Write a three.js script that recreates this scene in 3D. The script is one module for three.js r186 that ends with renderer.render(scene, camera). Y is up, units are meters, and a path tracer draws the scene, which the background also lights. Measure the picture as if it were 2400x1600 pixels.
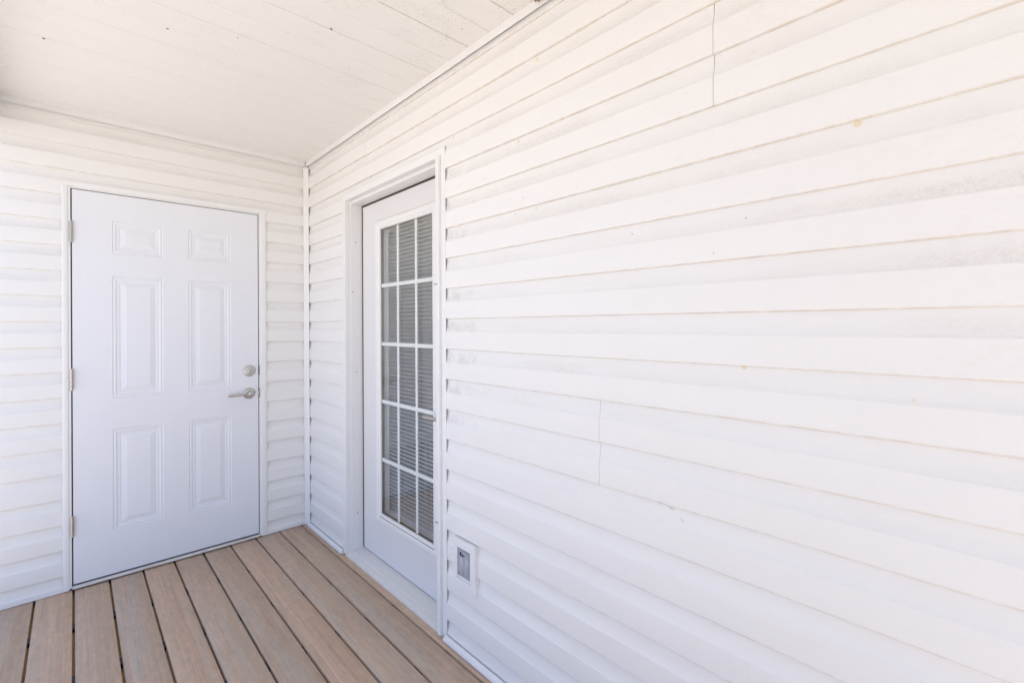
import * as THREE from 'three';
import { mergeGeometries, toCreasedNormals } from 'three/addons/utils/BufferGeometryUtils.js';
import { RoundedBoxGeometry } from 'three/addons/geometries/RoundedBoxGeometry.js';

// ------------------------------------------------------------------ camera
const scene = new THREE.Scene();
const W = 1024, H = 682;
const camera = new THREE.PerspectiveCamera(THREE.MathUtils.radToDeg(2 * Math.atan(800 / 1099.7)), W / H, 0.05, 400);
camera.position.set(-1.149, 1.324, 3.238);
camera.rotation.set(0, -0.75197, -0.00452, 'YXZ');
camera.setViewOffset(W, H, 0, 38 / 1600 * H, W, H);          // the lens is shifted a little upwards
scene.add(camera);

// ------------------------------------------------------------------ renderer, sky, sun
const renderer = new THREE.WebGLRenderer({ antialias: true });
renderer.setSize(W, H);
renderer.toneMapping = THREE.LinearToneMapping;
renderer.toneMappingExposure = 3.46;
renderer.shadowMap.enabled = true;
const SUN = new THREE.Vector3(0.05, 0.90, 0.44).normalize();
{
  const w = 256, h = 128, d = new Float32Array(w * h * 4);
  for (let j = 0; j < h; j++) for (let i = 0; i < w; i++) {
    const el = (j + 0.5) / h * Math.PI - Math.PI / 2, s = Math.sin(el), k = (j * w + i) * 4;
    const a = Math.exp(-Math.max(s, 0) * 3.8);                // haze towards the horizon
    const g = s < 0 ? Math.max(0.35, 1 + s * 4) : 1;          // air below the horizon, hidden by the ground
    d[k] = (0.11 + 0.34 * a) * g; d[k + 1] = (0.185 + 0.35 * a) * g; d[k + 2] = (0.38 + 0.30 * a) * g; d[k + 3] = 1;
  }
  const t = new THREE.DataTexture(d, w, h, THREE.RGBAFormat, THREE.FloatType);
  t.mapping = THREE.EquirectangularReflectionMapping; t.magFilter = t.minFilter = THREE.LinearFilter; t.wrapS = THREE.RepeatWrapping; t.needsUpdate = true;
  scene.background = t; scene.environment = t;
}
const sun = new THREE.DirectionalLight(new THREE.Color(1, 0.958, 0.90), 4.6);
sun.position.copy(SUN).multiplyScalar(20); sun.castShadow = true;
Object.assign(sun.shadow.camera, { left: -9, right: 9, top: 9, bottom: -9, near: 1, far: 60 });
sun.shadow.mapSize.set(4096, 4096);
scene.add(sun, sun.target);

// ------------------------------------------------------------------ noise
let seed = 7;
const rnd = () => { seed = (seed + 0x6D2B79F5) | 0; let t = Math.imul(seed ^ (seed >>> 15), 1 | seed); t = (t + Math.imul(t ^ (t >>> 7), 61 | t)) ^ t; return ((t ^ (t >>> 14)) >>> 0) / 4294967296; };
const hash = (x, y) => { let n = Math.imul(x | 0, 374761393) + Math.imul(y | 0, 668265263); n = Math.imul(n ^ (n >>> 13), 1274126177); return ((n ^ (n >>> 16)) >>> 0) / 4294967296; };
const noise = (x, y) => {
  const i = Math.floor(x), j = Math.floor(y), u = x - i, v = y - j, a = u * u * (3 - 2 * u), b = v * v * (3 - 2 * v);
  return (hash(i, j) * (1 - a) + hash(i + 1, j) * a) * (1 - b) + (hash(i, j + 1) * (1 - a) + hash(i + 1, j + 1) * a) * b;
};
const fbm = (x, y, o = 4) => { let s = 0, a = 0.5, n = 0; for (let k = 0; k < o; k++) { s += a * noise(x + 17 * k, y - 31 * k); n += a; a *= 0.5; x *= 2.03; y *= 2.03; } return s / n; };
const sm = (a, b, x) => { const t = Math.min(1, Math.max(0, (x - a) / (b - a))); return t * t * (3 - 2 * t); };
const enc = (c) => Math.round(255 * Math.min(1, Math.max(0, c <= 0.0031308 ? c * 12.92 : 1.055 * c ** (1 / 2.4) - 0.055)));
function picture(w, h, fn, srgb = true, repeat = true) {
  const d = new Uint8Array(w * h * 4), c = [0, 0, 0];
  for (let j = 0; j < h; j++) for (let i = 0; i < w; i++) {
    fn((i + 0.5) / w, (j + 0.5) / h, c, i, j); const k = (j * w + i) * 4;
    for (let q = 0; q < 3; q++) d[k + q] = srgb ? enc(c[q]) : Math.round(255 * Math.min(1, Math.max(0, c[q])));
    d[k + 3] = 255;
  }
  const t = new THREE.DataTexture(d, w, h); t.magFilter = THREE.LinearFilter; t.minFilter = THREE.LinearMipmapLinearFilter; t.generateMipmaps = true;
  if (repeat) t.wrapS = t.wrapT = THREE.RepeatWrapping;
  if (srgb) t.colorSpace = THREE.SRGBColorSpace; t.anisotropy = 8; t.needsUpdate = true; return t;
}

// ------------------------------------------------------------------ builders
const taken = {};
const numbered = (n) => { const k = taken[n] = (taken[n] ?? -1) + 1; return k ? `${n}_${String(k).padStart(3, '0')}` : n; };
function thing(name, label, category, pos) {
  const o = new THREE.Group(); o.name = numbered(name); o.position.set(...pos); o.userData = { label, category, kind: 'thing' }; scene.add(o); return o;
}
function struct(name, pos = [0, 0, 0]) { const o = new THREE.Group(); o.name = numbered(name); o.position.set(...pos); o.userData = { kind: 'structure' }; scene.add(o); return o; }
// geometry is written in world metres; a part is moved back by its thing's base
function part(name, geo, mat, parent, label) {
  const g = Array.isArray(geo) ? mergeGeometries(geo.map(flat)) : geo;
  let root = parent; while (root && root.parent && root.parent !== scene) root = root.parent;
  if (root && root !== scene) g.translate(-root.position.x, -root.position.y, -root.position.z);
  const m = new THREE.Mesh(g, mat); m.name = numbered(name); m.castShadow = m.receiveShadow = true; if (label) m.userData.label = label;
  parent.add(m); return m;
}
function flat(g) { let q = g.index ? g.toNonIndexed() : g; for (const k of Object.keys(q.attributes)) if (!['position', 'normal', 'uv'].includes(k)) q.deleteAttribute(k); return q; }
// uv in metres from the world axes the surface lies along
function planarUV(g, a, b, sa = 1, sb = 1, oa = 0, ob = 0) {
  const p = g.attributes.position, uv = new Float32Array(p.count * 2), f = { x: 'getX', y: 'getY', z: 'getZ' };
  for (let i = 0; i < p.count; i++) { uv[2 * i] = (p[f[a]](i) + oa) * sa; uv[2 * i + 1] = (p[f[b]](i) + ob) * sb; }
  g.setAttribute('uv', new THREE.BufferAttribute(uv, 2)); return g;
}
function box(x0, x1, y0, y1, z0, z1, r = 0.0015) {
  const s = [Math.abs(x1 - x0), Math.abs(y1 - y0), Math.abs(z1 - z0)], rr = Math.min(r, ...s.map((v) => v * 0.45));
  const g = r > 0 ? new RoundedBoxGeometry(...s, 2, rr) : new THREE.BoxGeometry(...s);
  return g.translate((x0 + x1) / 2, (y0 + y1) / 2, (z0 + z1) / 2);
}
// a prism: a closed outline of (p, q) points swept along one axis, with real end caps. place(p, q, t) -> world point
function prism(outline, t0, t1, place, crease = 0.3, cuts = 1, wave = null) {
  const n = outline.length, pos = [], P = (k, t) => { const [p, q] = outline[k]; return place(p, q, t, wave ? wave(t, p, q) : 0); };
  for (let c = 0; c < cuts; c++) {
    const a = t0 + (t1 - t0) * c / cuts, b = t0 + (t1 - t0) * (c + 1) / cuts;
    for (let k = 0; k < n; k++) { const m = (k + 1) % n, A = P(k, a), B = P(m, a), C = P(m, b), D = P(k, b); pos.push(...A, ...B, ...C, ...A, ...C, ...D); }
  }
  const tri = THREE.ShapeUtils.triangulateShape(outline.map(([p, q]) => new THREE.Vector2(p, q)), []);
  for (const [i, j, k] of tri) { pos.push(...P(i, t0), ...P(k, t0), ...P(j, t0)); pos.push(...P(i, t1), ...P(j, t1), ...P(k, t1)); }
  let g = new THREE.BufferGeometry(); g.setAttribute('position', new THREE.Float32BufferAttribute(pos, 3));
  // make the faces look outwards
  const v = new THREE.Vector3(), w = new THREE.Vector3(), u = new THREE.Vector3(); let vol = 0;
  for (let i = 0; i < pos.length; i += 9) { v.fromArray(pos, i); w.fromArray(pos, i + 3); u.fromArray(pos, i + 6); vol += v.dot(w.cross(u)); }
  if (vol < 0) for (let i = 0; i < pos.length; i += 9) for (let q = 0; q < 3; q++) { const s = pos[i + 3 + q]; pos[i + 3 + q] = pos[i + 6 + q]; pos[i + 6 + q] = s; }
  g = new THREE.BufferGeometry(); g.setAttribute('position', new THREE.Float32BufferAttribute(pos, 3));
  g.computeVertexNormals(); g = toCreasedNormals(g, crease);
  g.setAttribute('uv', new THREE.Float32BufferAttribute(new Float32Array(g.attributes.position.count * 2), 2)); return g;
}

// an outline drawn in (z, y) and swept along x: trade the two axes and keep the faces looking outwards
function swapXZ(g, x) {
  g = g.index ? g.toNonIndexed() : g; const p = g.attributes.position, q = new Float32Array(p.count * 3);
  for (let i = 0; i < p.count; i++) { const j = i % 3 === 1 ? i + 1 : i % 3 === 2 ? i - 1 : i; q[3 * j] = p.getZ(i) + x; q[3 * j + 1] = p.getY(i); q[3 * j + 2] = p.getX(i); }
  let r = new THREE.BufferGeometry(); r.setAttribute('position', new THREE.BufferAttribute(q, 3)); r.computeVertexNormals(); return toCreasedNormals(r, 0.3);
}
// ------------------------------------------------------------------ materials
const L = (r, g, b) => new THREE.Color().setRGB(r, g, b);
const mat = (o) => new THREE.MeshStandardMaterial({ side: THREE.DoubleSide, ...o });
const LAP = 0.127, YB = 1.9868;                                // course height; one butt edge
const CEIL = 2.415, COVE = 0.053, REC = 0.0090;
const vinylBump = picture(512, 256, (u, v, c) => { const g = noise(u * 40, v * 256) * 0.55 + fbm(u * 14, v * 90, 3) * 0.45; c[0] = c[1] = c[2] = g; }, false);
vinylBump.repeat.set(1 / 0.6, 1 / 0.25);
const bumpFor = (rx, ry) => { const t = vinylBump.clone(); t.repeat.set(rx, ry); t.needsUpdate = true; return t; };
// stains and lower-edge lines that the walls carry: (s, y) in metres along the wall
function stains(spots, smudge, scratch, amount) {
  return (s, y, c) => {
    const f = (((y - (YB - 20 * LAP)) / LAP) % 1 + 1) % 1;      // 0 at a course's butt, 1 at its top
    const grain = noise(s * 420, y * 420), blot = fbm(s * 3.1, y * 9 + 3, 3), fine = fbm(s * 60, y * 110, 3);
    let r = 0.828, g = 0.811, b = 0.784;
    const mott = 1 + 0.018 * (fbm(s * 7, y * 30, 3) - 0.5) + 0.014 * (grain - 0.5); r *= mott; g *= mott; b *= mott;
    const inCove = sm(0.55, 0.6, f) * (1 - sm(0.72, 0.95, f));
    let dirt = inCove * sm(0.30, 0.72, blot) * (0.25 + 0.75 * sm(0.40, 0.66, fine * 0.35 + grain * 0.65)) * 0.5 * amount(s, y);
    dirt += 0.12 * sm(0.62, 0.8, fbm(s * 5 + 9, y * 5, 4)) * sm(0.5, 0.75, fine) * amount(s, y);
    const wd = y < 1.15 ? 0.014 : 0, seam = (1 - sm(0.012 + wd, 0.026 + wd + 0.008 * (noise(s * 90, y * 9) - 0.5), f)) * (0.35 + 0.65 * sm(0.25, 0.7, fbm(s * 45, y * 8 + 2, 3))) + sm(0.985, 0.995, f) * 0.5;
    r *= 1 - 0.12 * seam; g *= 1 - 0.17 * seam; b *= 1 - 0.23 * seam;      // a brown line along each lower edge, wider on the low courses
    const mould = smudge(s, y, f, fine, grain); r *= 1 - 0.25 * mould; g *= 1 - 0.275 * mould; b *= 1 - 0.265 * mould;
    r *= 1 - 0.17 * dirt; g *= 1 - 0.21 * dirt; b *= 1 - 0.27 * dirt;
    for (const [ss, sy, sr] of spots) { const d = Math.hypot(s - ss, (y - sy) * 1.1) / sr; if (d < 1.6) { const k = 0.75 * (1 - sm(0.45, 1.25 + 0.5 * (fine - 0.5), d)); r *= 1 - 0.05 * k; g *= 1 - 0.24 * k; b *= 1 - 0.50 * k; } }
    for (const [ss, sy, sr] of specks) { if (Math.abs(s - ss) < 0.01 && Math.abs(y - sy) < 0.01) { const d = Math.hypot(s - ss, y - sy) / sr; if (d < 1) { r *= 0.62; g *= 0.58; b *= 0.52; } } }
    if (scratch) for (const [a0, b0, a1, b1, bow] of scratch) {
      const t = Math.min(1, Math.max(0, ((s - a0) * (a1 - a0) + (y - b0) * (b1 - b0)) / ((a1 - a0) ** 2 + (b1 - b0) ** 2)));
      const d = Math.hypot(s - a0 - (a1 - a0) * t, y - b0 - (b1 - b0) * t - bow * t * (1 - t)); if (d < 0.0013) { r *= 0.72; g *= 0.7; b *= 0.66; }
    }
    c[0] = r; c[1] = g; c[2] = b;
  };
}
const specks = []; for (let k = 0; k < 48; k++) specks.push([rnd() * 3.4, rnd() * 2.4, 0.0008 + rnd() ** 3 * 0.0016]);
const WS = 3.6, WY = 2.45;
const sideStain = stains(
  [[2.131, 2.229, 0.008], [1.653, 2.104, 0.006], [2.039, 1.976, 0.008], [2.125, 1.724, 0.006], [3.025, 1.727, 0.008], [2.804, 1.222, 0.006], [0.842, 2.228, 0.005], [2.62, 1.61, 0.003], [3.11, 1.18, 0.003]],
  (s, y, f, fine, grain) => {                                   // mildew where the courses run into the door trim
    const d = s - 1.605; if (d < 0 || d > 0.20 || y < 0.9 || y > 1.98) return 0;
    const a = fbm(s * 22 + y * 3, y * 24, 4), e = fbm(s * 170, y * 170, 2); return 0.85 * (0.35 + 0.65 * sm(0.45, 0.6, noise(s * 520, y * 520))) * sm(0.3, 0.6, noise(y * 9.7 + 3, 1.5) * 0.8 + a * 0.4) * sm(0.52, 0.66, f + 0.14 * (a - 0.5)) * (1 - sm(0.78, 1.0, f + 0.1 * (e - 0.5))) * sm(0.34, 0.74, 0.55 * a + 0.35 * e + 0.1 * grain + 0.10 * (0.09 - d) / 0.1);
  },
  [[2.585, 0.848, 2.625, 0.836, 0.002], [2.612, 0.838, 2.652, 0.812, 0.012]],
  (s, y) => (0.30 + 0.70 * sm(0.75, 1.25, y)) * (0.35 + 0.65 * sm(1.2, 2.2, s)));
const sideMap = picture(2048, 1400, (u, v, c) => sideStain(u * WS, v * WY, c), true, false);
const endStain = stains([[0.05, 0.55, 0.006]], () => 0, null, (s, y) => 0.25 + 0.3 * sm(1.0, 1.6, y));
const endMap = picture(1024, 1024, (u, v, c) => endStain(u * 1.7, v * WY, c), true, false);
const M = {
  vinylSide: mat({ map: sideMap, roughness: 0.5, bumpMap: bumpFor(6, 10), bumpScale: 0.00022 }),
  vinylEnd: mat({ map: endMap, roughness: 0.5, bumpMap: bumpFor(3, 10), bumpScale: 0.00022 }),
  trim: mat({ color: L(0.82, 0.81, 0.795), roughness: 0.42 }),
  paint: mat({ color: L(0.82, 0.805, 0.79), roughness: 0.45, bumpMap: bumpFor(3, 3), bumpScale: 0.0002 }),
  steel: mat({ color: L(0.79, 0.795, 0.82), roughness: 0.42 }),
  doorWhite: mat({ color: L(0.76, 0.745, 0.735), roughness: 0.42 }),
  sheath: mat({ color: L(0.22, 0.18, 0.14), roughness: 0.9 }),
  seal: mat({ color: L(0.045, 0.035, 0.032), roughness: 0.8 }),
  nickel: mat({ color: L(0.56, 0.535, 0.50), metalness: 1, roughness: 0.33 }),
  nickelDark: mat({ color: L(0.30, 0.25, 0.20), metalness: 1, roughness: 0.45 }),
  brass: mat({ color: L(0.54, 0.49, 0.44), metalness: 1, roughness: 0.4 }),
  black: mat({ color: L(0.02, 0.02, 0.02), roughness: 0.5 }),
  rust: mat({ color: L(0.42, 0.29, 0.17), roughness: 0.85 }),
  grille: mat({ color: L(0.80, 0.805, 0.79), roughness: 0.5 }),
  blind: mat({ color: L(0.80, 0.80, 0.79), roughness: 0.5 }),
  cord: mat({ color: L(0.75, 0.74, 0.72), roughness: 0.8 }),
  glass: new THREE.MeshPhysicalMaterial({ color: L(0.985, 0.995, 0.99), roughness: 0, transmission: 1, thickness: 0, ior: 1.72, side: THREE.DoubleSide }),
  greyPlastic: new THREE.MeshPhysicalMaterial({ color: L(0.40, 0.41, 0.46), roughness: 0.32, clearcoat: 0.4, clearcoatRoughness: 0.2, side: THREE.DoubleSide }),
  greyDark: mat({ color: L(0.20, 0.20, 0.23), roughness: 0.5 }),
  room: mat({ color: L(0.74, 0.72, 0.68), roughness: 0.9 }),
  roomFloor: mat({ color: L(0.10, 0.075, 0.055), roughness: 0.6 }),
  lumber: mat({ color: L(0.50, 0.31, 0.13), roughness: 0.85 }),
  shingle: mat({ color: L(0.16, 0.15, 0.14), roughness: 0.95 }),
};
// sill: brushed aluminium, dusty
M.sill = mat({ roughness: 0.55, metalness: 0, map: picture(512, 128, (u, v, c) => { const k = fbm(u * 60, v * 6, 4), w = sm(0.52, 0.75, fbm(u * 14, v * 5 + 4, 4)); const b = 0.80 + 0.12 * (k - 0.5); c[0] = b * (1 - 0.30 * w); c[1] = b * 0.965 * (1 - 0.34 * w); c[2] = b * 0.91 * (1 - 0.40 * w); }) });
// composite deck boards: eight boards side by side in one picture, 1.12 x 5.3 m
const deckFn = (u, v, c) => {
  const b = Math.floor(u * 8), x = u * 1.12, y = v * 5.3, o = b * 13.7;
  const streak = fbm(x * 190 + o, y * 3.2 + o, 3), wide = fbm(x * 26 + o, y * 1.1 + o * 2, 4), line = noise(x * 620 + o, y * 5), tone = fbm(x * 9 + o, y * 0.7 + o, 3);
  const mot = fbm(x * 70, y * 26 + o, 3), k = 0.85 + 0.19 * (streak - 0.5) + 0.24 * (wide - 0.5) + 0.12 * (line - 0.5) + 0.20 * (mot - 0.5);
  let r = 0.66, g = 0.465, bl = 0.325; const t = sm(0.38, 0.66, tone), q = sm(0.5, 0.75, wide);
  r += (0.67 - r) * t * 0.7; g += (0.48 - g) * t * 0.7; bl += (0.33 - bl) * t * 0.7;           // pinkish and greyish veins
  r += (0.52 - r) * q * 0.6; g += (0.45 - g) * q * 0.6; bl += (0.36 - bl) * q * 0.6;
  const dust = sm(0.80, 0.90, noise(x * 320 + 5, y * 320)) * sm(0.45, 0.8, fbm(x * 9, y * 9 + 2, 3)) * 0.09;
  c[0] = r * k + dust; c[1] = g * k + dust; c[2] = bl * k + dust;
};
const deckMap = picture(2048, 1800, deckFn);
const deckBump = picture(1024, 1024, (u, v, c) => { const x = u * 1.12, y = v * 5.3; c[0] = c[1] = c[2] = 0.6 * noise(x * 400, y * 6) + 0.4 * fbm(x * 160, y * 3, 3); }, false);
const deckTones = [[0.98, 0.98, 0.98], [1.03, 1.0, 0.97], [0.93, 0.93, 0.925]].map((t) => mat({ map: deckMap, color: L(...t), roughness: 0.62, bumpMap: deckBump, bumpScale: 0.0006 }));
// ceiling soffit with fine mildew specks, strongest near the house wall; (x, z) in metres
const ceilMap = picture(1024, 1024, (u, v, c) => {
  const x = -u * 1.8, z = v * 2.6, near = sm(-1.2, -0.05, x) * sm(0.3, 1.6, z) * 0.9 + 0.1;
  const f = noise(x * 420, z * 380), g = noise(x * 230 + 4, z * 210), p = fbm(x * 4, z * 5, 3);
  const m = 1 + 0.012 * (fbm(x * 30, z * 160, 3) - 0.5); let d = 0;
  d += 0.75 * sm(0.72, 0.9, f) * sm(0.42, 0.66, p) * near + 0.7 * sm(0.80, 0.92, g) * sm(0.45, 0.66, p) * near;
  
  c[0] = 0.85 * m * (1 - 0.26 * d); c[1] = 0.828 * m * (1 - 0.28 * d); c[2] = 0.792 * m * (1 - 0.32 * d);
}, true, false);
M.ceiling = mat({ map: ceilMap, roughness: 0.55 });

// ------------------------------------------------------------------ ground, deck
{
  const g = new THREE.PlaneGeometry(300, 300, 1, 1).rotateX(-Math.PI / 2).translate(0, -0.262, 0);
  planarUV(g, 'x', 'z', 0.5, 0.5);
  const gm = picture(512, 512, (u, v, c) => { const k = 0.8 + 0.5 * (fbm(u * 24, v * 24, 4) - 0.5) + 0.3 * (noise(u * 256, v * 256) - 0.5); c[0] = 0.545 * k; c[1] = 0.50 * k; c[2] = 0.44 * k; });
  const m = new THREE.Mesh(g, mat({ map: gm, roughness: 0.95 })); m.name = 'ground'; m.receiveShadow = true; m.userData = { kind: 'structure' }; scene.add(m);
}
const deck = struct('deck');
{
  const P = 0.1388, gap = 0.0085, z0 = -0.012, z1 = 3.80, r = 0.004, th = 0.024;
  for (let k = -1; k < 12; k++) {
    let x1 = -0.043 - P * k - gap / 2, x0 = x1 - P + gap; if (k === -1) x1 = 0.06;
    const prof = [[x0 + r, 0], [x1 - r, 0], [x1 - r * 0.3, -r * 0.3], [x1, -r], [x1, -th], [x0, -th], [x0, -r], [x0 + r * 0.3, -r * 0.3]];
    const dy = (rnd() - 0.5) * 0.0015, g = prism(prof, z0, z1, (p, q, t) => [p, q + dy, t], 0.5);
    const col = ((k + 4) * 3) % 8, off = rnd() * 0.08, uv = g.attributes.uv, ps = g.attributes.position;
    for (let i = 0; i < ps.count; i++) uv.setXY(i, (col * 0.14 + (ps.getX(i) - x0) % 0.14 + 0.001) / 1.12, (ps.getZ(i) + 0.015 + off) / 5.3);
    part('plank', g, deckTones[(k + 5) % 3], deck);
  }
  for (let j = 0; j < 9; j++) part('joist', box(-1.72, 0.05, -0.20, -0.0245, 0.37 + 0.43 * (j - 1) - 0.019, 0.37 + 0.43 * (j - 1) + 0.019, 0.002), M.lumber, deck);
  for (let k = 0; k < 12; k++) {                               // lumber under the board joints, black clips at the joists
    const x = -0.043 - P * k;
    for (let j = 0; j < 6; j++) {
      const z = 0.37 + 0.43 * j;
      part('nailer', box(x - 0.03, x + 0.03, -0.06, -0.0255, z - 0.40, z - 0.03, 0.001), M.lumber, deck);
      part('clip', box(x - gap / 2 + 0.0005, x + gap / 2 - 0.0005, -0.0235, -0.008, z - 0.025, z + 0.025, 0.0005), M.black, deck);
    }
  }
  part('rim_board', box(-1.762, -1.722, -0.24, -0.001, -0.02, 3.80, 0.003), M.lumber, deck);
  part('rim_board', box(-1.722, 0.05, -0.24, -0.026, 3.76, 3.80, 0.003), M.lumber, deck);
}

// ------------------------------------------------------------------ walls of lapped vinyl
// outline of one course in (depth into the wall, height above its butt)
function courseOutline(cutLow = -1, cutHigh = 9) {
  const front = []; const n = 7, top = LAP + 0.006;
  front.push([0.0034, 0]); front.push([0.0012, 0.0009]); front.push([0.0002, 0.0024]); front.push([0, 0.0042]); front.push([0, 0.0054]); front.push([0.0002, LAP - COVE - 0.0034]); front.push([0.0003, LAP - COVE - 0.0014]); front.push([0.0011, LAP - COVE]);
  for (let k = 1; k <= n; k++) { const t = 1 - k / n; front.push([0.0011 + (REC - 0.0011) * (1 - t ** 2.4), LAP - COVE * t]); }
  front.push([REC, top]);
  let out = [...front, [REC + 0.0012, top], [REC + 0.0012, LAP - 0.004], [REC + 0.0012, 0.0006], [0.006, 0.0006]];
  if (cutLow > 0) out = [[frontDepth(cutLow), cutLow], ...front.filter(([, y]) => y > cutLow + 1e-4), [REC + 0.0012, top], [REC + 0.0012, cutLow]];
  if (cutHigh < top) { const f2 = out.filter(([d, y]) => y < cutHigh); const i = f2.findIndex(([d, y], k) => k > 1 && d >= REC + 0.001); const at = i < 0 ? f2.length : i; f2.splice(at, 0, [frontDepth(cutHigh), cutHigh], [REC + 0.0012, cutHigh]); out = f2; }
  return out;
}
function frontDepth(y) { if (y < LAP - COVE) return 0.0003; const t = Math.max(0, (LAP - y) / COVE); return 0.0011 + (REC - 0.0011) * (1 - t ** 2.4); }
const sideWall = thing('siding_wall', 'white lapped vinyl siding wall with the glazed door and the grey outlet cover', 'wall', [0, 0, 1.8]);
const endWall = thing('siding_wall', 'white lapped vinyl siding wall around the six-panel door, below the ceiling', 'wall', [-0.8, 0, 0]);
const waveSide = (b) => (t) => (noise(t * 2.3 + b * 7, b * 3.1) - 0.5) * 0.0018;
function sideBoard(k, za, zb, low = -1, proud = 0, high = 9) {
  const y0 = YB + LAP * k, w = waveSide(k);
  const g = prism(courseOutline(low, high), za, zb, (d, y, t, v) => [d - proud + v * 0.5, y0 + y + v * 0.6, t], 0.22, Math.max(2, Math.ceil((zb - za) / 0.22)), w);
  planarUV(g, 'z', 'y', 1 / WS, 1 / WY); return part('siding_board', g, M.vinylSide, sideWall);
}
function endBoard(k, xa, xb, low = -1, high = 9) {
  const y0 = YB - 0.0006 + LAP * k, w = waveSide(k + 40);
  const g = prism(courseOutline(low, high), xa, xb, (d, y, t, v) => [t, y0 + y + v * 0.6, -d + v * 0.4], 0.22, Math.max(2, Math.ceil((xb - xa) / 0.22)), w);
  planarUV(g, 'x', 'y', -1 / 1.7, 1 / WY); return part('siding_board', g, M.vinylEnd, endWall);
}
const ZEND = 5.4, XEND = -1.62;
// door opening in the side wall (z) and the splices: one panel is two courses high
const OPZ0 = 0.602, OPZ1 = 1.562, JT = 2.046;
const splice = (k) => ({ 3: 3.9, 2: 0.871, 1: 0.871, 0: 2.736, '-1': 2.736, '-2': 4.1, '-3': 4.1, '-4': 3.5, '-5': 3.5, '-6': 3.9, '-7': 3.9, '-8': 2.389, '-9': 2.389, '-10': 3.7, '-11': 3.7, '-12': 2.811, '-13': 2.811, '-14': 2.281, '-15': 2.281, '-16': 3.6 })[k];
const OUT = { y0: 0.267, y1: 0.461, z0: 1.668, z1: 1.806 };      // outlet block
for (let k = 3; k >= -16; k--) {
  const y0 = YB + LAP * k, y1 = y0 + LAP, sp = splice(k);
  let low = y0 < 0.006 ? 0.006 - y0 : -1; const high = k === 3 ? CEIL - y0 - 0.004 : 9;
  const runs = [];
  const add = (a, b, lo = low) => { if (sp > a + 0.05 && sp < b - 0.05) { runs.push([a, sp, lo, 0.0010]); runs.push([sp + (k > 0 ? -0.01 : k > -2 ? 0.0010 : k > -10 ? 0.0006 : -0.01), b, lo, 0]); } else runs.push([a, b, lo, 0]); };
  if (y0 >= JT) add(0.008, ZEND);
  else if (y1 > JT) { runs.push([0.008, OPZ0 - 0.012, low, 0]); runs.push([OPZ0 - 0.012, OPZ1 + 0.012, JT + 0.012 - y0, 0]); add(OPZ1 + 0.012, ZEND); }
  else {
    runs.push([0.008, OPZ0 - 0.012, low, 0]);
    if (y1 > OUT.y0 + 0.012 && y0 < OUT.y1 - 0.012) { runs.push([OPZ1 + 0.012, OUT.z0 + 0.006, low, 0]); add(OUT.z1 - 0.006, ZEND); if (y0 < OUT.y0 - 0.01) sideBoard(k, OUT.z0 + 0.006, OUT.z1 - 0.006, low, 0, OUT.y0 + 0.006 - y0); } else add(OPZ1 + 0.012, ZEND);
  }
  for (const [a, b, lo, pr] of runs) sideBoard(k, a, b, lo, k === 3 ? pr - 0.002 : pr, high);
}
// end wall boards around the flush door
const DX0 = -1.162, DX1 = -0.294, DT = 2.034;                    // rough opening
for (let k = 3; k >= -16; k--) {
  const y0 = YB + LAP * k, y1 = y0 + LAP, low = y0 < 0.004 ? 0.004 - y0 : -1, high = k === 3 ? CEIL - y0 - 0.004 : 9;
  if (y0 >= DT) endBoard(k, XEND, -0.008, low, high);
  else if (y1 > DT) { endBoard(k, XEND, DX0 - 0.012, low); endBoard(k, DX0 - 0.012, DX1 + 0.012, DT + 0.012 - y0); endBoard(k, DX1 + 0.012, -0.008, low); }
  else { endBoard(k, XEND, DX0 - 0.012, low); endBoard(k, DX1 + 0.012, -0.008, low); }
}
// sheathing and studs behind the vinyl, with the two openings
part('sheathing', [box(0.016, 0.13, -0.3, 2.9, -0.13, 0.59, 0), box(0.016, 0.13, -0.3, 2.9, 1.66, ZEND, 0), box(0.016, 0.13, 2.06, 2.9, 0.59, 1.66, 0), box(0.016, 0.13, -0.3, -0.01, 0.59, 1.66, 0)], M.sheath, sideWall);
part('sheathing', [box(XEND, -1.19, -0.3, 2.9, -0.13, -0.016, 0), box(-0.27, 0.016, -0.3, 2.9, -0.13, -0.016, 0), box(-1.19, -0.27, 2.06, 2.9, -0.13, -0.016, 0), box(-1.19, -0.27, -0.3, -0.01, -0.13, -0.016, 0)], M.sheath, endWall);
// trims: ceiling channel, base channel, inside corner post
const chan = (d, h) => [[0, h], [0, h - 0.0018], [-d + 0.0022, h - 0.0018], [-d + 0.0022, 0.0008], [-d + 0.0010, 0], [-d, 0.0008], [-d - 0.0008, h * 0.5], [-d, h]];
part('ceiling_trim', prism(chan(0.017, 0.031), 0.012, ZEND, (p, q, t) => [p + 0.004, CEIL - 0.031 + q * 1.09, t], 0.35), M.trim, sideWall);
part('ceiling_trim', prism(chan(0.016, 0.029), XEND, -0.020, (p, q, t) => [t, CEIL - 0.029 + q * 1.09, -p - 0.004], 0.35), M.trim, endWall);
const baseProf = [[0.006, 0.004], [-0.0225, 0.004], [-0.024, 0.006], [-0.0235, 0.012], [-0.0225, 0.0160], [-0.0215, 0.0175], [-0.0085, 0.0245], [-0.0075, 0.0240], [-0.0078, 0.0100], [0.006, 0.0100]];
part('base_trim', prism(baseProf, 0.03, 0.574, (p, q, t) => [p, q, t], 0.4), M.trim, sideWall);
part('base_trim', prism(baseProf, 1.603, ZEND, (p, q, t) => [p, q, t], 0.4), M.trim, sideWall);
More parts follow.
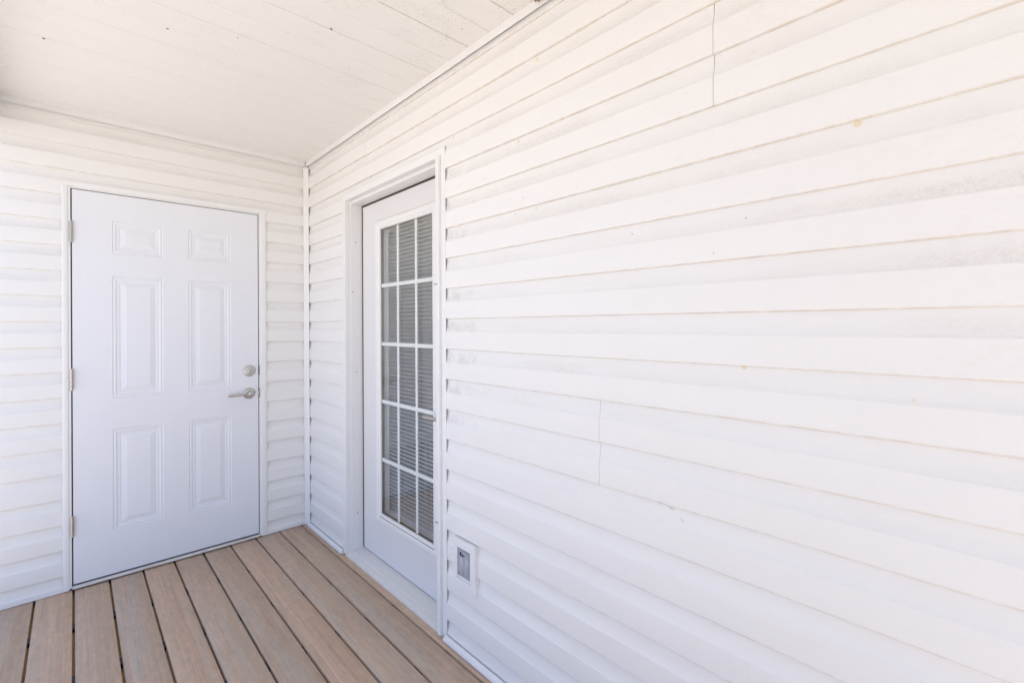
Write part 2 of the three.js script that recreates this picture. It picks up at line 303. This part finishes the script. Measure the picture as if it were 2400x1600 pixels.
const post = [[-0.0265, 0.0015], [-0.0250, 0.0055], [-0.014, 0.0175], [-0.0055, 0.0300], [-0.0018, 0.0330], [-0.0012, 0.0315], [-0.0040, 0.0285], [-0.012, 0.017], [-0.0235, 0.0040], [-0.0245, 0.0008]];
part('corner_post', prism(post, 0.004, CEIL - 0.034, (p, q, t) => [p, t, q], 0.5), M.trim, endWall);

// ------------------------------------------------------------------ ceiling
const ceiling = struct('ceiling');
{
  const pitch = 0.1290, zc = 1.7805;
  for (let k = -14; k < 26; k++) {
    const a = zc + pitch * k, b = a + pitch, deepA = k % 2 === 0, x0 = -1.62;
    if (b < 0.0 || a > 4.4) continue;
    const e = (deep) => deep ? [[0.0015, 0.012], [0.0015, 0.0014], [0.0028, 0], [0.0038, 0]] : [[0.0004, 0.0060], [0.0006, 0.0024], [0.0032, 0], [0.0042, 0]];
    const A = e(deepA), B = e(!deepA);
    const prof = [...A.map(([p, q]) => [a + p, q]), ...B.slice().reverse().map(([p, q]) => [b - p, q]), [b - B[0][0], 0.013], [a + A[0][0], 0.013]];
    const dy = (rnd() - 0.5) * 0.0012;
    const g = prism(prof, x0, -0.004, (p, q, t) => [t, CEIL + q + dy, p], 0.4); planarUV(g, 'x', 'z', -1 / 1.8, 1 / 2.6);
    part('ceiling_plank', g, M.ceiling, ceiling);
  }
  part('ceiling_deck', box(-1.62, 0.0, CEIL + 0.0145, CEIL + 0.03, -0.1, 4.44, 0), M.sheath, ceiling);
}
// roof, header beams and posts beyond the frame: they shade the porch
{
  const roof = struct('roof');
  part('roof_slab', box(-1.70, 4.2, 2.72, 2.86, -4.4, 4.75, 0.01), M.shingle, roof);
  part('fascia', box(-1.72, -1.68, 2.60, 2.86, -4.4, 4.75, 0.004), M.trim, roof);
  part('fascia', box(-1.72, 4.2, 2.60, 2.86, 4.752, 4.79, 0.004), M.trim, roof);
  const beam = thing('porch_beam', 'white boxed header beam along the open side of the porch', 'beam', [-1.53, 2.15, 2]);
  part('beam_face', box(-1.60, -1.45, 2.27, 2.70, -0.01, 4.45, 0.004), M.trim, beam);
  const beam2 = thing('porch_beam', 'white boxed header beam across the end of the porch', 'beam', [-0.7, 2.15, 4.5]);
  part('beam_face', box(-1.62, -0.025, 2.17, 2.70, 4.45, 4.60, 0.004), M.trim, beam2);
  const shadeWall = thing('added_shade_wall', 'plain white wall added out of view under the header beam to block light', 'wall', [-1.53, 0, 3.6]);  // added out of view: holds back light from the open side on the siding
  part('wall_face', box(-1.60, -1.47, 0.002, 2.265, 2.75, 3.79, 0.004), M.trim, shadeWall);
  const p = thing('porch_post', 'square white post carrying the two porch beams', 'post', [-1.53, 0, 4.53]);
  part('shaft', box(-1.585, -1.475, -0.27, 2.17, 4.475, 4.585, 0.004), M.trim, p);
  part('base', box(-1.60, -1.46, -0.265, -0.10, 4.46, 4.60, 0.004), M.trim, p);
}

// ------------------------------------------------------------------ six-panel door
{
  const d = thing('panel_door', 'closed white six-panel steel door with a round deadbolt and lever handle', 'door', [-0.73, 0, 0]);
  const x0 = -1.1535, x1 = -0.3035, y0 = 0.030, y1 = 2.021, zf = 0.0005;
  const PX = [[-1.000, -0.784], [-0.6665, -0.4525]], PY = [[1.7105, 1.882], [0.950, 1.5915], [0.2565, 0.788]];
  const shape = new THREE.Shape([[x0, y0], [x1, y0], [x1, y1], [x0, y1]].map((p) => new THREE.Vector2(...p)));
  for (const [a, b] of PX) for (const [c, e] of PY) shape.holes.push(new THREE.Path([[a, c], [a, e], [b, e], [b, c]].map((p) => new THREE.Vector2(...p))));
  const slab = new THREE.ExtrudeGeometry(shape, { depth: 0.040, bevelEnabled: false }).translate(0, 0, zf - 0.040);
  planarUV(slab, 'x', 'y');
  part('door_slab', slab, M.steel, d);
  // raised panel: ogee groove, flat, second groove, wide bevel, field
  const rings = [[0, 0], [0.0018, -0.0016], [0.0038, -0.0028], [0.0064, -0.0026], [0.0092, -0.0012], [0.0118, -0.0014], [0.0150, -0.0022], [0.0178, -0.0034], [0.0205, -0.0040], [0.0300, -0.0044], [0.0320, -0.0054], [0.0338, -0.0054], [0.0560, -0.0015], [0.0575, -0.0010]];
  for (const [a, b] of PX) for (const [c, e] of PY) {
    const pos = [], R = (q) => { const [o, z] = rings[q]; return [[a + o, c + o, zf + z], [b - o, c + o, zf + z], [b - o, e - o, zf + z], [a + o, e - o, zf + z]]; };
    for (let q = 0; q < rings.length - 1; q++) { const A = R(q), B = R(q + 1); for (let s = 0; s < 4; s++) { const t = (s + 1) % 4; pos.push(...A[s], ...A[t], ...B[t], ...A[s], ...B[t], ...B[s]); } }
    const F = R(rings.length - 1); pos.push(...F[0], ...F[1], ...F[2], ...F[0], ...F[2], ...F[3]);
    let g = new THREE.BufferGeometry(); g.setAttribute('position', new THREE.Float32BufferAttribute(pos, 3)); g.computeVertexNormals(); g = toCreasedNormals(g, 0.1); planarUV(g, 'x', 'y');
    part('door_panel', g, M.steel, d);
  }
  // frame: stops and jambs in the opening, then the vinyl channel round it
  part('jamb', box(-1.1675, -1.1590, 0.012, 2.034, -0.06, 0.0015, 0.001), M.trim, d);
  part('jamb', box(-0.2985, -0.2890, 0.012, 2.034, -0.06, 0.0015, 0.001), M.trim, d);
  part('head_jamb', box(-1.1590, -0.2985, 2.0255, 2.034, -0.06, 0.0010, 0.001), M.trim, d);
  part('weather_seal', [box(-1.1588, -1.1540, 0.03, 2.025, -0.05, -0.006, 0), box(-0.3032, -0.2987, 0.03, 2.025, -0.05, -0.006, 0), box(-1.1588, -0.2987, 2.0212, 2.0254, -0.05, -0.006, 0)], M.seal, d);
  const lip = [[0, 0.0006], [0.002, 0.0036], [0.0045, 0.0046], [0.0205, 0.0046], [0.0235, 0.0034], [0.0245, 0.0005], [0.0235, 0.0003], [0.0215, 0.0028], [0.002, 0.0026], [0.001, -0.028], [0, -0.028]];
  part('door_trim', prism(lip, 0.006, 2.036, (p, q, t) => [-1.1672 - p, t, q], 0.4), M.trim, d);
  part('door_trim', prism(lip.map(([p, q]) => [p * 1.42, q]), 0.006, 2.036, (p, q, t) => [-0.2895 + p, t, q], 0.4), M.trim, d);
  part('door_trim', prism(lip.map(([p, q]) => [p * 1.2, q * 1.1]), -1.192, -0.2545, (p, q, t) => [t, 2.0345 + p, q], 0.4), M.trim, d);
  part('threshold', [box(-1.158, -0.2995, 0.008, 0.0205, -0.05, 0.010, 0.002)], M.sill, d);
  part('door_sweep', box(-1.153, -0.304, 0.0212, 0.0298, -0.034, -0.004, 0), M.seal, d);
  for (const [a, b] of [[1.750, 1.857], [1.006, 1.113], [0.270, 0.373]]) {
    const h = part('hinge', box(-1.1655, -1.1530, a, b, -0.004, 0.0022, 0.0008), M.brass, d);
    for (let k = 0; k < 5; k++) { const s = (b - a) / 5, g = new THREE.CylinderGeometry(0.0068, 0.0068, s - 0.0014, 14).translate(-1.1575, a + s * (k + 0.5), 0.0075); part('knuckle', g, M.brass, h); }
    part('pin_head', new THREE.SphereGeometry(0.0048, 12, 8).scale(1, 0.7, 1).translate(-1.1575, b + 0.001, 0.0075), M.brass, h);
  }
  // deadbolt
  const disc = (pts, x, y, z) => new THREE.LatheGeometry(pts.map((p) => new THREE.Vector2(...p)), 40).rotateX(Math.PI / 2).translate(x, y, z);
  const db = part('deadbolt', disc([[0, 0.010], [0.028, 0.0095], [0.0325, 0.0075], [0.0345, 0.003], [0.0345, 0]], -0.353, 1.050, zf), M.nickel, d);
  part('key_cylinder', disc([[0, 0.0035], [0.0085, 0.0035], [0.0095, 0.002], [0.0095, 0]], -0.353, 1.050, zf + 0.0098), M.nickel, db);
  part('keyhole', box(-0.3540, -0.3520, 1.0445, 1.0535, zf + 0.0128, zf + 0.0137, 0), M.black, db);
  // lever
  const lv = new THREE.Group; // the rose carries the other pieces
  const rose = part('lever_handle', disc([[0, 0.016], [0.020, 0.0155], [0.026, 0.0125], [0.031, 0.0075], [0.0345, 0.003], [0.0345, 0]], -0.356, 0.911, zf), M.nickel, d);
  part('hub', disc([[0, 0.050], [0.0135, 0.050], [0.0148, 0.0485], [0.0148, 0.030], [0.013, 0.018], [0.017, 0.012]], -0.356, 0.911, zf), M.nickel, rose);
  part('key_cylinder', disc([[0, 0.004], [0.0078, 0.0035], [0.0085, 0]], -0.356, 0.911, zf + 0.050), M.nickel, rose);
  part('keyhole', box(-0.3568, -0.3552, 0.9065, 0.9140, zf + 0.0535, zf + 0.0545, 0), M.black, rose);
  const path = new THREE.CatmullRomCurve3([[-0.362, 0.911, 0.040], [-0.385, 0.9108, 0.0415], [-0.430, 0.9100, 0.042], [-0.474, 0.909, 0.041]].map((p) => new THREE.Vector3(...p)));
  const arm = new THREE.TubeGeometry(path, 20, 0.0076, 14, false), cap = new THREE.SphereGeometry(0.0076, 14, 10).scale(0.5, 1, 1).translate(-0.474, 0.909, 0.041);
  part('lever', [arm, cap], M.nickel, rose);
  part('strike_plate', box(-0.2995, -0.2965, 1.020, 1.078, -0.03, 0.0032, 0.0004), M.nickelDark, d);
  part('strike_plate', box(-0.3000, -0.2960, 0.880, 0.938, -0.03, 0.0042, 0.0004), M.nickelDark, d);
  part('latch', box(-0.3030, -0.2999, 0.902, 0.920, -0.03, 0.0030, 0.0004), M.nickel, d);
}

// ------------------------------------------------------------------ glazed door in the side wall
{
  const d = thing('glass_door', 'white full-lite entry door with a fifteen-pane grille in the long wall', 'door', [0.1, 0, 1.09]);
  const xs = 0.100, z0 = 0.6180, z1 = 1.556, y0 = 0.026, y1 = 2.0195;
  const gz0 = 0.824, gz1 = 1.350, gy0 = 0.277, gy1 = 1.864, fr = 0.045;
  // stiles and rails in one skin with the opening of the lite
  const sh = new THREE.Shape([[z0, y0], [z1, y0], [z1, y1], [z0, y1]].map((p) => new THREE.Vector2(...p)));
  sh.holes.push(new THREE.Path([[gz0 - 0.012, gy0 - 0.012], [gz0 - 0.012, gy1 + 0.012], [gz1 + 0.012, gy1 + 0.012], [gz1 + 0.012, gy0 - 0.012]].map((p) => new THREE.Vector2(...p))));
  const slab = swapXZ(new THREE.ExtrudeGeometry(sh, { depth: 0.044, bevelEnabled: false }), xs); planarUV(slab, 'z', 'y');
  part('door_slab', slab, M.doorWhite, d);
  // lite frame: stepped moulding, four mitred sides as one part each
  const mould = [[0, 0], [0.0015, 0.006], [0.006, 0.0085], [0.024, 0.0095], [0.029, 0.0075], [0.031, 0.0040], [0.0335, 0.0030], [0.0365, 0.0042], [0.045, 0.0010], [0.047, -0.004], [0.047, -0.012], [0, -0.004]];
  const sideOf = (A, B, nz, ny) => {                            // A, B outer corners (z, y); inward normal
    const pos = [], dz = Math.sign(B[0] - A[0]), dy = Math.sign(B[1] - A[1]);
    const P = ([p, q], end) => { const C = end ? B : A, s = end ? -1 : 1; return [xs - q, C[1] + ny * p + dy * s * p, C[0] + nz * p + dz * s * p]; };
    for (let k = 0; k < mould.length - 1; k++) { const a = P(mould[k], 0), b = P(mould[k + 1], 0), c = P(mould[k + 1], 1), e = P(mould[k], 1); pos.push(...a, ...b, ...c, ...a, ...c, ...e); }
    let g = new THREE.BufferGeometry(); g.setAttribute('position', new THREE.Float32BufferAttribute(pos, 3)); g.computeVertexNormals(); g = toCreasedNormals(g, 0.35); return planarUV(g, 'z', 'y');
  };
  const oz0 = gz0 - fr, oz1 = gz1 + fr, oy0 = gy0 - fr, oy1 = gy1 + fr;
  part('lite_frame', sideOf([oz0, oy1], [oz1, oy1], 0, -1), M.trim, d);
  part('lite_frame', sideOf([oz0, oy0], [oz1, oy0], 0, 1), M.trim, d);
  part('lite_frame', sideOf([oz0, oy0], [oz0, oy1], 1, 0), M.trim, d);
  part('lite_frame', sideOf([oz1, oy0], [oz1, oy1], -1, 0), M.trim, d);
  part('rust_line', box(xs - 0.0012, xs + 0.001, oy1 - 0.0005, oy1 + 0.0022, oz0 + 0.006, oz1 - 0.012, 0), M.rust, d, 'rusty seam above the glass');
  part('rust_line', box(xs - 0.0066, xs - 0.003, gy0 - 0.0150, gy0 - 0.0128, gz0 - 0.005, gz1 + 0.012, 0), M.rust, d, 'rusty seam below the glass');
  // two panes with the grille between them
  const pane = (x, a, b, c, e) => new THREE.PlaneGeometry(e - c, b - a).rotateY(-Math.PI / 2).translate(x, (a + b) / 2, (c + e) / 2);
  part('glass_pane', pane(xs + 0.005, gy0 - 0.006, gy1 + 0.006, gz0 - 0.006, gz1 + 0.006), M.glass, d);
  part('glass_pane', pane(xs + 0.024, gy0 - 0.006, gy1 + 0.006, gz0 - 0.006, gz1 + 0.006), M.glass, d);
  part('spacer', [box(xs + 0.0067, xs + 0.0222, gy0 - 0.0055, gy0 + 0.004, gz0 - 0.005, gz1 + 0.005, 0), box(xs + 0.0067, xs + 0.0222, gy1 - 0.004, gy1 + 0.0055, gz0 - 0.005, gz1 + 0.005, 0), box(xs + 0.0067, xs + 0.0222, gy0 + 0.004, gy1 - 0.004, gz0 - 0.0055, gz0 + 0.003, 0), box(xs + 0.0067, xs + 0.0222, gy0 + 0.004, gy1 - 0.004, gz1 - 0.003, gz1 + 0.0055, 0)], M.nickelDark, d);
  const H4 = [1.547, 1.224, 0.904, 0.579], V2 = [1.005, 1.187], gx = xs + 0.0085, gw = 0.0095;
  for (const z of V2) part('grille_bar', box(gx, gx + 0.006, gy0 + 0.004, gy1 - 0.004, z - gw, z + gw, 0.0022), M.grille, d);
  for (const y of H4) part('grille_bar', box(gx - 0.0012, gx + 0.0072, y - gw * 1.05, y + gw * 1.05, gz0 + 0.004, gz1 - 0.004, 0.0022), M.grille, d);
  // inner stop of the lite
  const xi = xs + 0.0258;
  part('inner_frame', [box(xi, xs + 0.056, gy0 - 0.04, gy0 + 0.001, gz0 - 0.045, gz1 + 0.045, 0.003), box(xi, xs + 0.056, gy1 - 0.001, gy1 + 0.04, gz0 - 0.045, gz1 + 0.045, 0.003), box(xi, xs + 0.056, gy0, gy1, gz0 - 0.045, gz0 - 0.001, 0.003), box(xi, xs + 0.056, gy0, gy1, gz1 + 0.001, gz1 + 0.045, 0.003)], M.grille, d);
  // jambs, head, seals, sill
  part('jamb', box(0.030, 0.150, 0.018, 2.060, 0.585, 0.6085, 0.0015), M.paint, d);
  part('jamb', box(0.030, 0.150, 0.018, 2.060, 1.5635, 1.59, 0.0015), M.paint, d);
  part('head_jamb', box(0.030, 0.150, 2.0305, 2.060, 0.6085, 1.5635, 0.0015), M.paint, d);
  part('weather_seal', [box(0.0985, 0.14, y0, 2.03, 0.6088, 0.6175, 0), box(0.110, 0.14, y0, 2.03, 1.5565, 1.5632, 0), box(0.0990, 0.14, 2.020, 2.0303, 0.6088, 1.5632, 0)], M.seal, d);
  part('sill', [prism([[0.16, 0.021], [0.16, -0.006], [-0.004, -0.006], [-0.006, 0.006], [-0.0045, 0.0145], [0.002, 0.0160], [0.030, 0.0165], [0.034, 0.0185], [0.098, 0.0205]], 0.6, 1.575, (p, q, t) => [p, q, t], 0.4)], M.sill, d);
  for (const [x, y] of [[0.059, 1.812], [0.040, 1.520], [0.061, 1.056], [0.064, 0.232]]) part('screw', new THREE.CylinderGeometry(0.0034, 0.0034, 0.0016, 10).rotateX(Math.PI / 2).translate(x, y, 0.6090), M.nickelDark, d);
  // vinyl channel round the opening: lip on the wall, return into the opening
  const lipO = [[0, 0.0005], [0, -0.0015], [0.0012, -0.0030], [0.033, -0.0035], [0.0352, -0.0022], [0.0352, -0.0004], [0.0335, -0.0012], [0.0022, -0.0012], [0.0018, 0.034], [0, 0.034]];
  part('door_trim', prism(lipO.map(([p, q]) => [p * 1.1, q]), 0.006, 2.0455, (p, q, t) => [q, t, 0.6020 - p], 0.4), M.trim, d);
  part('door_trim', prism(lipO.map(([p, q]) => [p * 0.92, q]), 0.006, 2.0455, (p, q, t) => [q, t, 1.5700 + p], 0.4), M.trim, d);
  part('door_trim', prism(lipO.map(([p, q]) => [p * 1.05, q * 1.1]), 0.564, 1.6035, (p, q, t) => [q, 2.0455 + p, t], 0.4), M.trim, d);
  part('storm_strip', prism([[0.032, 1.5475], [-0.0145, 1.5475], [-0.0165, 1.5495], [-0.0165, 1.5560], [-0.0150, 1.5572], [-0.0165, 1.5584], [-0.0165, 1.5682], [-0.0150, 1.5700], [0.032, 1.5700]], 0.006, 2.046, (p, q, t) => [p, t, q], 0.4), M.trim, d);
  for (const y of [1.501, 0.484]) part('screw', new THREE.CylinderGeometry(0.0022, 0.0022, 0.016, 8).rotateX(Math.PI / 2).rotateY(0.3).translate(-0.0180, y, 1.553), M.nickelDark, d);
  // lever handle seen end on behind the trim
  const rose = part('lever_handle', new THREE.CylinderGeometry(0.030, 0.033, 0.012, 32).rotateZ(Math.PI / 2).translate(xs - 0.006, 0.902, 1.482), M.nickel, d);
  part('hub', new THREE.CylinderGeometry(0.0125, 0.0145, 0.050, 24).rotateZ(Math.PI / 2).translate(xs - 0.037, 0.902, 1.482), M.nickel, rose);
  const pth = new THREE.CatmullRomCurve3([[0.041, 0.902, 1.494], [0.040, 0.902, 1.46], [0.040, 0.9005, 1.41], [0.041, 0.899, 1.362]].map((p) => new THREE.Vector3(...p)));
  part('lever', [new THREE.TubeGeometry(pth, 16, 0.0088, 14), new THREE.SphereGeometry(0.0088, 14, 10).scale(1, 1, 0.4).translate(0.041, 0.899, 1.362), new THREE.SphereGeometry(0.0125, 14, 10).scale(1, 1, 0.5).translate(0.041, 0.902, 1.494)], M.nickel, rose);
}
// ------------------------------------------------------------------ blind behind the glass
{
  const b = thing('window_blind', 'white mini blind with open slats hanging behind the door glass', 'blind', [0.172, 1.9, 1.09]);
  const z0 = 0.752, z1 = 1.43, x = 0.174, pitch = 0.0213, w = 0.0125;
  const arc = []; for (let k = 0; k <= 4; k++) { const t = k / 4 * 2 - 1; arc.push([t * w, 0.0018 * (1 - t * t) - t * w * 0.07]); }
  const outline = [...arc, ...arc.slice().reverse().map(([p, q]) => [p, q - 0.0005])];
  for (let k = 0; k < 75; k++) { const y = 1.875 - pitch * k, a = (rnd() - 0.5) * 0.0012; part('slat', prism(outline, z0, z1, (p, q, t) => [x + p, y + q + a, t], 0.6), M.blind, b); }
  part('head_rail', box(x - 0.0125, x + 0.0125, 1.885, 1.911, z0 - 0.004, z1 + 0.004, 0.002), M.blind, b);
  part('bottom_rail', box(x - 0.012, x + 0.012, 0.268, 0.280, z0, z1, 0.002), M.blind, b);
  for (const z of [0.93, 1.24]) for (const dx of [-0.0138, 0.0138]) part('ladder_cord', new THREE.CylinderGeometry(0.0006, 0.0006, 1.61, 6).translate(x + dx, 1.08, z), M.cord, b);
  for (const z of [0.936, 1.187, 1.205, 1.232]) part('pull_cord', new THREE.CylinderGeometry(0.0009, 0.0009, 1.60, 6).translate(x - 0.0165, 1.09, z), M.cord, b);
}
// the dim room behind the glazed door; an unseen wall opening is added to brighten it
{
  const room = struct('interior_room');
  part('room_wall', [box(3.2, 3.3, -0.1, 2.6, -1.4, 3.4, 0), box(0.132, 3.2, -0.1, 2.6, -1.4, -1.3, 0), box(0.132, 0.9, -0.1, 2.6, 3.3, 3.4, 0), box(2.2, 3.2, -0.1, 2.6, 3.3, 3.4, 0), box(0.9, 2.2, -0.1, 1.0, 3.3, 3.4, 0), box(0.9, 2.2, 2.0, 2.6, 3.3, 3.4, 0)], M.room, room);
  part('room_ceiling', box(0.132, 3.3, 2.5, 2.6, -1.4, 3.4, 0), M.room, room);
  part('room_floor', box(0.162, 3.3, -0.1, 0.015, -1.3, 3.3, 0), M.roomFloor, room);
  part('back_wall', box(-1.62, 0.0, -0.3, 2.7, -0.3, -0.14, 0), M.room, room);
}

// ------------------------------------------------------------------ outlet
{
  const o = thing('outlet_cover', 'grey weatherproof outlet cover in a white mounting block beside the glazed door', 'outlet cover', [0, 0.364, 1.737]);
  const { y0, y1, z0, z1 } = OUT, xf = -0.016, hz0 = 1.694, hz1 = 1.776, hy0 = 0.303, hy1 = 0.427;
  const hole = (r) => [[hz0 - r, hy0 - r], [hz0 - r, hy1 + r], [hz1 + r, hy1 + r], [hz1 + r, hy0 - r]].map((p) => new THREE.Vector2(...p));
  const sh = new THREE.Shape([[z0, y0], [z1, y0], [z1, y1], [z0, y1]].map((p) => new THREE.Vector2(...p))); sh.holes.push(new THREE.Path(hole(0)));
  const g = swapXZ(new THREE.ExtrudeGeometry(sh, { depth: 0.026, bevelEnabled: true, bevelThickness: 0.002, bevelSize: 0.002, bevelOffset: -0.002, bevelSegments: 1 }), xf + 0.002); planarUV(g, 'z', 'y');
  part('mounting_block', g, M.trim, o);
  part('backing_plate', box(-0.0075, 0.006, hy0 - 0.002, hy1 + 0.002, hz0 - 0.002, hz1 + 0.002, 0), M.greyDark, o);
  const gr = new RoundedBoxGeometry(0.007, 0.104, 0.074, 3, 0.003).translate(-0.0112, 0.371, 1.735);
  const lid = part('lid', gr, M.greyPlastic, o);
  // two swept ribs that bulge out over the sockets
  for (const [zc, rr] of [[1.724, 0.021], [1.753, 0.016]]) {
    const pts = []; for (let k = 0; k <= 12; k++) { const t = k / 12; pts.push([0.0001 + rr * Math.sin(Math.PI * t) ** 0.7, (t - 0.5) * 0.088]); }
    part('rib', new THREE.LatheGeometry(pts.map((p) => new THREE.Vector2(...p)), 24).scale(0.55, 1, 1).translate(-0.0140, 0.362, zc), M.greyPlastic, lid);
  }
  part('sill_lip', box(-0.0135, -0.0035, 0.3045, 0.3165, 1.697, 1.773, 0.0015), M.trim, lid);
  part('hinge_bar', box(-0.0180, -0.0150, 0.4135, 0.4205, 1.702, 1.768, 0.001), M.greyPlastic, lid);
  part('clasp', [box(-0.0205, -0.0180, 0.404, 0.418, 1.7175, 1.7235, 0.001), box(-0.0205, -0.0180, 0.4035, 0.4075, 1.7235, 1.741, 0.001)], M.black, lid);
  part('screw', new THREE.CylinderGeometry(0.0032, 0.0032, 0.002, 12).rotateZ(Math.PI / 2).translate(-0.0155, 0.327, 1.7055), M.nickelDark, lid);
}
// ------------------------------------------------------------------ wasp nest on the ceiling trim
{
  const n = thing('wasp_nest', 'tiny brown wasp nest stuck to the ceiling trim above the siding', 'wasp nest', [-0.03, 2.405, 2.175]);
  const cells = []; for (let i = 0; i < 14; i++) { const a = i * 2.4, r = 0.0042 * Math.sqrt(i); cells.push(new THREE.CylinderGeometry(0.0036, 0.0028, 0.012 + 0.004 * rnd(), 6).translate(-0.031 + r * Math.cos(a) * 0.7, 2.403 - 0.002 * rnd(), 2.172 + r * Math.sin(a))); }
  part('comb', cells, mat({ color: L(0.30, 0.22, 0.13), roughness: 0.95 }), n);
  part('stalk', new THREE.CylinderGeometry(0.002, 0.004, 0.012, 8).translate(-0.031, 2.411, 2.172), mat({ color: L(0.2, 0.15, 0.1), roughness: 0.95 }), n);
}
// bits of mud and lint stuck to the ceiling boards
{
  const mud = mat({ color: L(0.24, 0.18, 0.10), roughness: 0.95 });
  const at = [['speck of mud hanging beside a deep ceiling joint, the largest of them', -0.454, 1.53, 0.0045], ['speck of brown lint on the ceiling above the middle of the six-panel door', -0.894, 1.127, 0.004], ['dark speck of mud on the ceiling over the hinge side of the six-panel door', -1.228, 0.74, 0.0042], ['small dark speck on the ceiling over the handle side of the six-panel door', -0.693, 1.24, 0.002], ['small dark speck on the ceiling close to the long wall trim', -0.101, 1.855, 0.002]];
  for (const [label, x, z, r] of at) {
    const g = new THREE.IcosahedronGeometry(r, 2), p = g.attributes.position;
    for (let i = 0; i < p.count; i++) { const k = 0.75 + 0.5 * noise(p.getX(i) * 400 + x * 90, p.getY(i) * 400 + p.getZ(i) * 300); p.setXYZ(i, p.getX(i) * k, p.getY(i) * k * 0.6, p.getZ(i) * k * 0.8); }
    g.computeVertexNormals(); const m = new THREE.Mesh(g, mud); m.name = numbered('mud_speck'); m.position.set(x, CEIL - r * 0.4, z); m.castShadow = true; m.userData = { label, category: 'mud speck', kind: 'thing', group: 'specks stuck to the ceiling' }; scene.add(m);
  }
}
renderer.render(scene, camera);
